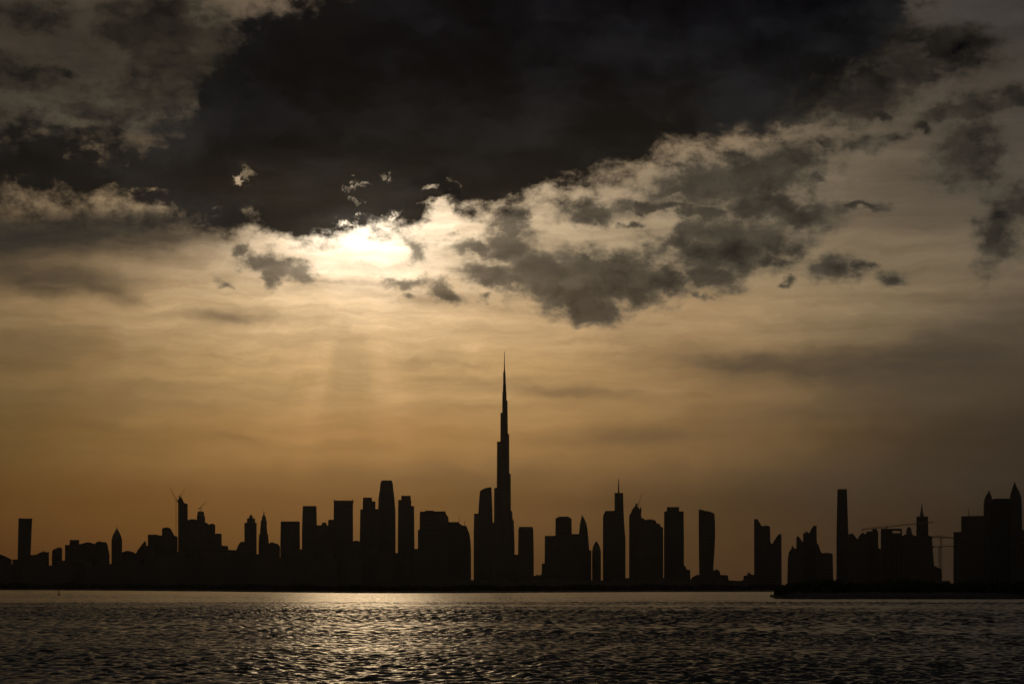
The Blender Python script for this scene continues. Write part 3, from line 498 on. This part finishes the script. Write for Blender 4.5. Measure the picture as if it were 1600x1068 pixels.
def build_city():
    for nm, lb, ct, px, R, parts in CITY: building(nm, lb, ct, px, R, parts)
    # the unlit mass of ordinary blocks at the feet of the towers: one kind, copied
    protos = []
    for k, (w, d, h) in enumerate(((1, 1, 1), (1, .7, 1), (1, .8, 1))):
        V, Fc = [], []
        def bx(x0, x1, y0, y1, z0, z1):
            b = len(V)
            V.extend([(x, y, z) for z in (z0, z1) for x, y in ((x0, y0), (x1, y0), (x1, y1), (x0, y1))])
            Fc.extend([tuple(b + i for i in q) for q in ((3, 2, 1, 0), (4, 5, 6, 7), (0, 1, 5, 4), (1, 2, 6, 5), (2, 3, 7, 6), (3, 0, 4, 7))])
        if k == 0: bx(-.5, .5, -.5, .5, 0, .93); bx(-.52, .52, -.52, .52, .931, 1)
        if k == 1: bx(-.5, .1, -.5, .5, 0, 1); bx(.103, .5, -.45, .45, 0, .82)
        if k == 2: bx(-.5, .5, -.5, .5, 0, .84); bx(-.3, .28, -.4, .4, .842, 1)
        me = bpy.data.meshes.new('low_rise_block'); me.from_pydata(V, [], Fc); me.materials.append(MAT[('stone', 'concrete', 'raw')[k]]); protos.append(me)
        V2, F2 = V, Fc
    def top(px):
        if px < 205: return 871 + 2 * math.sin(px * .05)
        if px < 640: return 858 + 3 * math.sin(px * .05)
        if px < 1080: return 901
        if px < 1230: return 909
        return 906
    i = 0; px = -30
    while px < 1630:
        w = random.uniform(16, 34); R = random.uniform(3900, 4700)
        if px + w > 640 and px < 640: w = 640 - px + 1
        c_ = px + w / 2; t = max(top(px + 1), top(px + w - 1)) + random.uniform(0, 6)
        o = bpy.data.objects.new('low_rise_block', protos[i % 3]); COL.objects.link(o)
        s = Site(c_, R); s.place(o); o.scale = ((w * .98) * R / F, random.uniform(30, 45), s.z(t))
        tag(o, 'low block lost in the unlit mass along the foot of the skyline', 'building', 'low blocks at the foot of the skyline')
        px += w * .97; i += 1

# ------------------------------------------------------------------ cranes
def crane(label, px, R, mast, jib, counter, apex, cab=True, mw=2.2, group='tower cranes', ch=.35):
    """mast = (x, y_bottom, y_top); jib, counter = end points in picture units; apex = top of the A-frame"""
    root = bpy.data.objects.new('tower_crane', None); COL.objects.link(root)
    s = Site(px, R); s.place(root); tag(root, label, 'crane', group)
    q = lambda x, y: (s.x(x), 0.0, s.z(y))
    a, b = Vector(q(mast[0], mast[1])), Vector(q(mast[0], mast[2]))
    def truss(p0, p1, w, name, steps=None, chord=ch, taper=1.0):
        p0, p1 = Vector(p0), Vector(p1); d = p1 - p0; n = steps or max(3, int(d.length / (w * 1.4)))
        dn = d.normalized(); sx = dn.cross(Vector((0, 1, 0))).normalized(); ms = []
        def cor(t, i, j): 
            ww = w * (1 + (taper - 1) * t)
            return p0 + d * t + sx * (ww / 2 * i) + Vector((0, ww / 2 * j, 0))
        for i, j in ((-1, -1), (1, -1), (1, 1), (-1, 1)): ms.append(beam(cor(0, i, j), cor(1, i, j), chord))
        for k in range(n):
            t0, t1 = k / n, (k + 1) / n; e = 1 if k % 2 else -1
            ms.append(beam(cor(t0, -e, -1), cor(t1, e, -1), chord * .7)); ms.append(beam(cor(t0, -e, 1), cor(t1, e, 1), chord * .7))
            ms.append(beam(cor(t1, -1, -1), cor(t1, 1, -1), chord * .6))
        return link(name, *merge(*ms), 'paint', root)
    truss(a, b, mw, 'mast')
    truss(b, q(*jib), mw * .75, 'jib', taper=.55)
    if counter:
        truss(b, q(*counter), mw * .9, 'counter_jib')
        c = Vector(q(*counter))
        link('counterweight', *beam(c + Vector((0, 0, 1.2)), c + Vector((0, 0, -3.2)), 2.6), 'raw', root)
    if apex:
        ap = Vector(q(*apex)); ms = [beam(b, ap, .6)]
        ms.append(beam(ap, Vector(q(*jib)) * .7 + b * .3, .25))
        if counter: ms.append(beam(ap, Vector(q(*counter)), .3))
        link('tie_frame', *merge(*ms), 'paint', root)
    if cab:
        cb = b + Vector((mw * .9, -mw * .6, -1.6))
        link('cab', *beam(cb + Vector((0, 0, -1.2)), cb + Vector((0, 0, 1.2)), 1.9), 'steel', root)
    return root

def build_cranes():
    crane('luffing crane on a tall lone mast west of the bare concrete tower, jib raised west', 275, 6580, (275.2, 850, 781), (266, 762.5), (277.6, 782.4), (276, 777), mw=3.4)
    crane('small luffing crane on the roof of the bare concrete tower, jib raised east', 283, 6600, (282, 777, 773.5), (289, 764), (279.6, 774.6), None, mw=2.0)
    crane('luffing crane on the rounded cap of the broad-shouldered tower', 314, 6500, (313.4, 798.6, 793), (322, 782), (310.8, 793.6), (313.2, 789.5), mw=2.0)
    crane('small luffing crane on the jagged unfinished crown, jib raised east', 997, 6300, (997.6, 793, 786), (1003.6, 770.5), (995.4, 787), None, mw=1.8)
    crane('crane with one very long rising jib stretched over the canopied block to the spired tower', 1385, 5680, (1384.5, 826, 822.6), (1459, 815.4), (1347.5, 826.6), (1384.5, 818.5), mw=4.0, ch=.7)
    crane('flat-jibbed crane on a stout mast in the gap east of the spired tower', 1470.6, 4850, (1470.4, 890, 838.5), (1492, 840.2), (1456.5, 838.2), (1470.4, 834.5), mw=3.8, ch=.9)
    crane('lower crane whose jib runs level beneath the higher jib in the same gap', 1468, 5100, (1467.3, 888, 853.5), (1491, 853.2), (1458, 853.4), None, mw=2.6, ch=.6)

def build_buoy():
    root = bpy.data.objects.new('navigation_buoy', None); COL.objects.link(root)
    R = CAMH * F / (929.0 - HOR); az = math.atan((92.0 - 800) / F)
    root.location = (R * math.sin(az), R * math.cos(az), 0); root.rotation_euler = (0, 0, .3)
    tag(root, 'small dark marker buoy floating alone off the far shore', 'buoy')
    def lathe(prof, n=16):
        V, Fc = [], []
        for r, z in prof: V += [(r * math.cos(2 * math.pi * i / n), r * math.sin(2 * math.pi * i / n), z) for i in range(n)]
        for k in range(len(prof) - 1):
            for i in range(n):
                j = (i + 1) % n; Fc.append((k * n + i, k * n + j, (k + 1) * n + j, (k + 1) * n + i))
        Fc.append(tuple(reversed(range(n)))); Fc.append(tuple((len(prof) - 1) * n + i for i in range(n)))
        return V, Fc
    link('float', *lathe([(.5, -.5), (.9, -.2), (.95, .35), (.85, .6), (.3, .7)]), 'red', root)
    ms = []
    for i in range(4):
        a = math.pi / 4 + i * math.pi / 2
        ms.append(beam((.6 * math.cos(a), .6 * math.sin(a), .6), (.22 * math.cos(a), .22 * math.sin(a), 2.4), .08))
    for z, r in ((1.2, .47), (1.8, .34)):
        P = [(r * math.cos(math.pi / 4 + i * math.pi / 2), r * math.sin(math.pi / 4 + i * math.pi / 2), z) for i in range(4)]
        ms += [beam(P[i], P[(i + 1) % 4], .05) for i in range(4)]
    link('tower_frame', *merge(*ms), 'red', root)
    link('radar_reflector', *lathe([(.05, 1.75), (.42, 2.05), (.42, 2.25), (.05, 2.5)], 8), 'red', root)
    link('lantern', *lathe([(.13, 2.5), (.16, 2.55), (.16, 2.85), (.05, 3.0)], 12), 'lamp', root)

# ------------------------------------------------------------------ land and water
def structure(o): o['kind'] = 'structure'; return o

def noise_material(name, c0, c1, scale, rough, bump=0.0):
    m, p = material(name, c0, rough); g = G(m.node_tree)
    tc = m.node_tree.nodes.new('ShaderNodeTexCoord')
    n = g.noise(g.v('SCALE', tc.outputs['Object'], scale=scale), 8, .65, dim='3D')
    g.l.new(g.mix(g.step(n, .35, .65), c0, c1), p.inputs['Base Color'])
    if bump:
        b = m.node_tree.nodes.new('ShaderNodeBump'); b.inputs['Strength'].default_value = bump; b.inputs['Distance'].default_value = .5
        g.l.new(n, b.inputs['Height']); g.l.new(b.outputs[0], p.inputs['Normal'])
    return m

def shore_range(py): return CAMH * F / (py - HOR)

EDGE = [(-2600, 921), (-900, 921), (-300, 921), (0, 921.2), (100, 921.5), (200, 922.2), (300, 923), (400, 924.2), (480, 925.2), (560, 926), (640, 926.2), (720, 926), (800, 925.4), (900, 924.8), (1000, 924.2), (1200, 923.8), (1500, 923.6), (2000, 923.4), (3000, 923), (4400, 923)]

def build_land():
    sand = noise_material('dry_ground', (.20, .17, .13), (.13, .115, .095), .02, .95)
    rock = noise_material('shore_rock', (.13, .12, .11), (.07, .065, .06), .6, .9, .8)
    # far shore: water's edge as seen, then a bank, then flat ground out to the horizon
    edge = EDGE
    V, Fc = [], []; K = 0
    prof = ((0, -1.0), (1.5, .35), (5, 1.2), (10, 1.5), (600, 1.5), (7500, 1.5))
    fine = []
    for (x0, y0), (x1, y1) in zip(edge, edge[1:]):
        n = max(1, int((x1 - x0) / 12))
        for k in range(n): t = k / n; fine.append((x0 + (x1 - x0) * t, y0 + (y1 - y0) * t))
    fine.append(edge[-1])
    for px, py in fine:
        az = math.atan((px - 800) / F); R = shore_range(py) / math.cos(az) + RNG.normal(0, 4)
        for dr, z in prof: V.append(((R + dr) * math.sin(az), (R + dr) * math.cos(az), z + (RNG.normal(0, .12) if dr < 20 else 0)))
    m = len(prof)
    for i in range(len(fine) - 1):
        for k in range(m - 1): Fc.append((i * m + k, (i + 1) * m + k, (i + 1) * m + k + 1, i * m + k + 1))
    structure(link('ground', V, Fc, sand))
    # nearer spit on the east side
    outer = [(1203, 931.5), (1206, 933), (1212, 934.2), (1240, 934.8), (1300, 935), (1400, 935.2), (1500, 935), (1600, 934.6), (1900, 934), (2600, 933)]
    ne = []
    for (x0, y0), (x1, y1) in zip(outer, outer[1:]):
        n = max(1, int((x1 - x0) / 6))
        for k in range(n): t = k / n; ne.append((x0 + (x1 - x0) * t, y0 + (y1 - y0) * t))
    ne.append(outer[-1]); V, Fc = [], []
    prof = ((0, -.8), (1.2, .4), (4, 1.6), (9, 2.4), (25, 2.6), (80, 2.4), (110, .8), (118, -.8))
    for i, (px, py) in enumerate(ne):
        az = math.atan((px - 800) / F); R = shore_range(py) / math.cos(az) + RNG.normal(0, .8); tip = min(1, (px - 1202) / 20)
        for dr, z in prof:
            rr = R + dr * (.25 + .75 * tip)
            V.append((rr * math.sin(az), rr * math.cos(az), -.8 + (z + .8) * (.45 + .55 * tip) + RNG.normal(0, .15)))
    m = len(prof)
    for i in range(len(ne) - 1):
        for k in range(m - 1): Fc.append((i * m + k, (i + 1) * m + k, (i + 1) * m + k + 1, i * m + k + 1))
    structure(link('shore', V, Fc, rock))
    return fine, ne

def thicket(name, label, spots):
    """leafy scrub: every crown a cloud of small leaf sprays on a few stems"""
    leaf = noise_material('leaf', (.05, .065, .03), (.085, .10, .045), .4, .7)
    vs, fs = [], []
    for (x, y, z, h, w) in spots:
        n = int(38 + 6 * w)
        a = RNG.uniform(0, 2 * math.pi, n); r = np.sqrt(RNG.uniform(0, 1, n)) * w / 2
        t = RNG.beta(1.6, 1.3, n); lump = .78 + .3 * np.sin(3 * a + x)
        r = r * np.sqrt(np.clip(1.15 - t, .06, 1)) * lump
        cx, cy, cz = x + r * np.cos(a), y + r * np.sin(a), z + h * (.06 + .94 * t)
        s = RNG.uniform(.35, .8, n) * (h / 6 + .35)
        for i in range(n):
            d = RNG.normal(0, 1, (2, 3)); d[0] /= np.linalg.norm(d[0]); d[1] -= d[0] * d[0].dot(d[1]); d[1] /= np.linalg.norm(d[1])
            c = np.array((cx[i], cy[i], cz[i])); b = len(vs)
            for u, v in ((-1, -.5), (1, -.4), (.8, .6), (-.7, .5)): vs.append(tuple(c + s[i] * (u * d[0] + v * d[1])))
            fs.append((b, b + 1, b + 2, b + 3))
        b = len(vs); q = .12 + w * .012
        vs += [(x - q, y, z - .3), (x + q, y, z - .3), (x + q * .4, y, z + h * .6), (x - q * .4, y, z + h * .6), (x, y - q, z - .3), (x, y + q, z - .3), (x, y + q * .4, z + h * .6), (x, y - q * .4, z + h * .6)]
        fs += [(b, b + 1, b + 2, b + 3), (b + 4, b + 5, b + 6, b + 7)]
    o = link(name, vs, fs, leaf); o['kind'] = 'stuff'; o['label'] = label
    return o

def build_scrub(fine, ne):
    sp = []
    for i in range(1500):
        px = random.uniform(-120, 1330)
        k = min(range(len(fine)), key=lambda j: abs(fine[j][0] - px))
        k2 = min(k + 1, len(fine) - 1); x0, y0 = fine[k]; x1, y1 = fine[k2]
        py = y0 if x1 == x0 else y0 + (y1 - y0) * (px - x0) / (x1 - x0)
        az = math.atan((px - 800) / F); R = shore_range(py) / math.cos(az) + random.uniform(12, 140)
        h = (R / F) * random.uniform(5.5, 9.0) * (1 + .12 * math.sin(px * .07)); h = min(h, 10.5)
        sp.append((R * math.sin(az), R * math.cos(az), 1.4, h, h * random.uniform(.9, 1.6)))
    thicket('mangroves', 'dark belt of mangrove scrub along the far waterline', sp)
    sp = []
    for i in range(620):
        px = random.uniform(1211, 1680)
        az = math.atan((px - 800) / F); R = shore_range(934.8) / math.cos(az) + random.uniform(9, 85)
        ramp = min(1, (px - 1206) / 26)
        h = random.uniform(2.6, 5.0) * (.35 + .65 * ramp) * (1 + .15 * math.sin(px * .05)) + (1.0 if px > 1560 else 0)
        sp.append((R * math.sin(az), R * math.cos(az), 2.3 * (.5 + .5 * ramp), h, h * random.uniform(.9, 1.5)))
    thicket('shrubs', 'black shrubs covering the nearer spit of land', sp)

def build_water():
    m, p = material('sea_water', (.014, .016, .015), .20); p.inputs['IOR'].default_value = 1.333
    g = G(m.node_tree); tc = m.node_tree.nodes.new('ShaderNodeTexCoord')
    P = tc.outputs['Object']
    n = g.noise(g.v('MULTIPLY', P, (1.0, .8, 1)), 4, .62, dim='3D')
    n2 = g.noise(g.v('MULTIPLY', P, (.22, .16, 1)), 3, .6, dim='3D')
    b = m.node_tree.nodes.new('ShaderNodeBump'); b.inputs['Strength'].default_value = 1.0; b.inputs['Distance'].default_value = BUMP
    n3 = g.noise(g.v('MULTIPLY', P, (.26, .34, 1)), 4, .6, dim='3D')
    # the sheet's own waves are resolved out to half a kilometre; beyond that the same chop is carried by the bump
    far = g.m('ADD', g.step(g.v('LENGTH', P), 220, 620), g.m('MULTIPLY', g.step(g.v('LENGTH', P), 1300, 1700), -.68))
    hgt = g.m('ADD', g.m('ADD', g.m('MULTIPLY', n, .5), n2), g.m('MULTIPLY', g.m('MULTIPLY', n3, far), FAR))
    g.l.new(hgt, b.inputs['Height']); g.l.new(b.outputs[0], p.inputs['Normal'])
    # polar sheet round the camera, fine in the view, coarse elsewhere
    rs = [8.0]
    while rs[-1] < 60: rs.append(rs[-1] * 1.12)
    while rs[-1] < 100: rs.append(rs[-1] + .8)
    while rs[-1] < 230: rs.append(rs[-1] + .20)
    while rs[-1] < 700: rs.append(rs[-1] + .48)
    while rs[-1] < 1950: rs.append(rs[-1] + .9)
    while rs[-1] < 4600: rs.append(rs[-1] * 1.0025)
    while rs[-1] < 11000: rs.append(rs[-1] * 1.2)
    rs = np.array(rs)
    half = math.atan(860 / F)
    th = np.concatenate([np.linspace(-math.pi, -half - .03, 46), np.linspace(-half, half, 820), np.linspace(half + .03, math.pi, 46)[:-1]])
    Rg, Tg = np.meshgrid(rs, th, indexing='ij')
    X = (Rg * np.sin(Tg)).astype(np.float32); Y = (Rg * np.cos(Tg)).astype(np.float32)
    dr = np.gradient(rs); dth = np.gradient(th); 
    step = np.maximum(dr[:, None], (rs[:, None] * dth[None, :]) * 1.0).astype(np.float32)
    rng = np.random.default_rng(5); Z = np.zeros_like(X); got = np.zeros_like(X); full = 0.0
    wind = math.radians(-100)
    for k in range(90):
        lam = .42 * (4.4 / .42) ** rng.beta(1.1, 1.55)
        a = wind + rng.normal(0, .62); kx, ky = math.cos(a) * 2 * math.pi / lam, math.sin(a) * 2 * math.pi / lam
        amp = SLOPE * lam / (2 * math.pi) * math.sqrt(2 / 90) * (1.1 / lam) ** .5
        fade = np.clip((lam / step - 2.2) / 2.0, 0, 1)
        got += ((amp * 2 * math.pi / lam) ** 2 * fade ** 2).astype(np.float32); full += (amp * 2 * math.pi / lam) ** 2
        Z += (amp * fade * np.sin(kx * X + ky * Y + rng.uniform(0, 6.28))).astype(np.float32)
    Z *= np.clip(np.sqrt(full / np.maximum(got, full * .02)), 1, 2.6)      # the chop is as steep far out as near
    # gusts: rougher and smoother patches
    gust = np.zeros_like(X)
    for k in range(14):
        lam = rng.uniform(60, 420); a = rng.uniform(0, 6.28)
        gust += np.sin((math.cos(a) * X * .6 + math.sin(a) * Y) * 2 * math.pi / lam + rng.uniform(0, 6.28)).astype(np.float32)
    gust = 1 + .2 * gust / math.sqrt(7)
    apx, arow = zip(*EDGE)                          # calmer in the lee of the far shore
    shore = np.interp(th, [math.atan((q - 800) / F) for q in apx], [shore_range(q) for q in arow])
    calm = 1 - .34 * np.clip((Rg - shore[None, :] + 330) / 260, 0, 1)
    Z = Z * np.clip(gust, .45, 1.5) * calm
    Z = Z + .9 * np.sign(Z) * Z * Z * (Z > 0)      # peaked crests
    Z[0, :] = 0
    nr, nc = X.shape; co = np.stack([X, Y, Z.astype(np.float32)], -1).reshape(-1, 3)
    i = np.arange(nr - 1)[:, None]; j = np.arange(nc)[None, :]; j2 = (j + 1) % nc
    q = np.stack([i * nc + j, i * nc + j2, (i + 1) * nc + j2, (i + 1) * nc + j], -1).reshape(-1, 4)[:, ::-1]
    me = bpy.data.meshes.new('water'); nf = len(q)
    me.vertices.add(len(co)); me.vertices.foreach_set('co', co.ravel())
    me.loops.add(nf * 4); me.loops.foreach_set('vertex_index', q.ravel().astype(np.int32))
    me.polygons.add(nf); me.polygons.foreach_set('loop_start', np.arange(0, nf * 4, 4, dtype=np.int32))
    me.polygons.foreach_set('use_smooth', np.ones(nf, dtype=bool))
    me.update(calc_edges=True); me.materials.append(m)
    o = bpy.data.objects.new('water', me); COL.objects.link(o); structure(o)

def build_haze():
    m = bpy.data.materials.new('air'); m.use_nodes = True; nt = m.node_tree; nt.nodes.clear()
    out = nt.nodes.new('ShaderNodeOutputMaterial'); pv = nt.nodes.new('ShaderNodeVolumePrincipled')
    pv.inputs['Color'].default_value = (.9, .88, .84, 1); pv.inputs['Density'].default_value = HAZE; pv.inputs['Anisotropy'].default_value = .85
    nt.links.new(pv.outputs[0], out.inputs['Volume'])
    s, t, b = 13500.0, 900.0, -3.0
    V = [(x, y, z) for z in (b, t) for x, y in ((-s, -s), (s, -s), (s, s), (-s, s))]
    o = link('haze', V, [(3, 2, 1, 0), (4, 5, 6, 7), (0, 1, 5, 4), (1, 2, 6, 5), (2, 3, 7, 6), (3, 0, 4, 7)], m)
    o['kind'] = 'stuff'

SUN_E = 0.014      # the sun is all but hidden behind the deck
BUMP, SLOPE, FAR, HAZE = .08, .17, 3.0, .78e-5
build_world()
build_camera_and_sun()
build_city(); build_cranes(); build_buoy()
fine, ne = build_land(); build_scrub(fine, ne)
build_water()
build_haze()
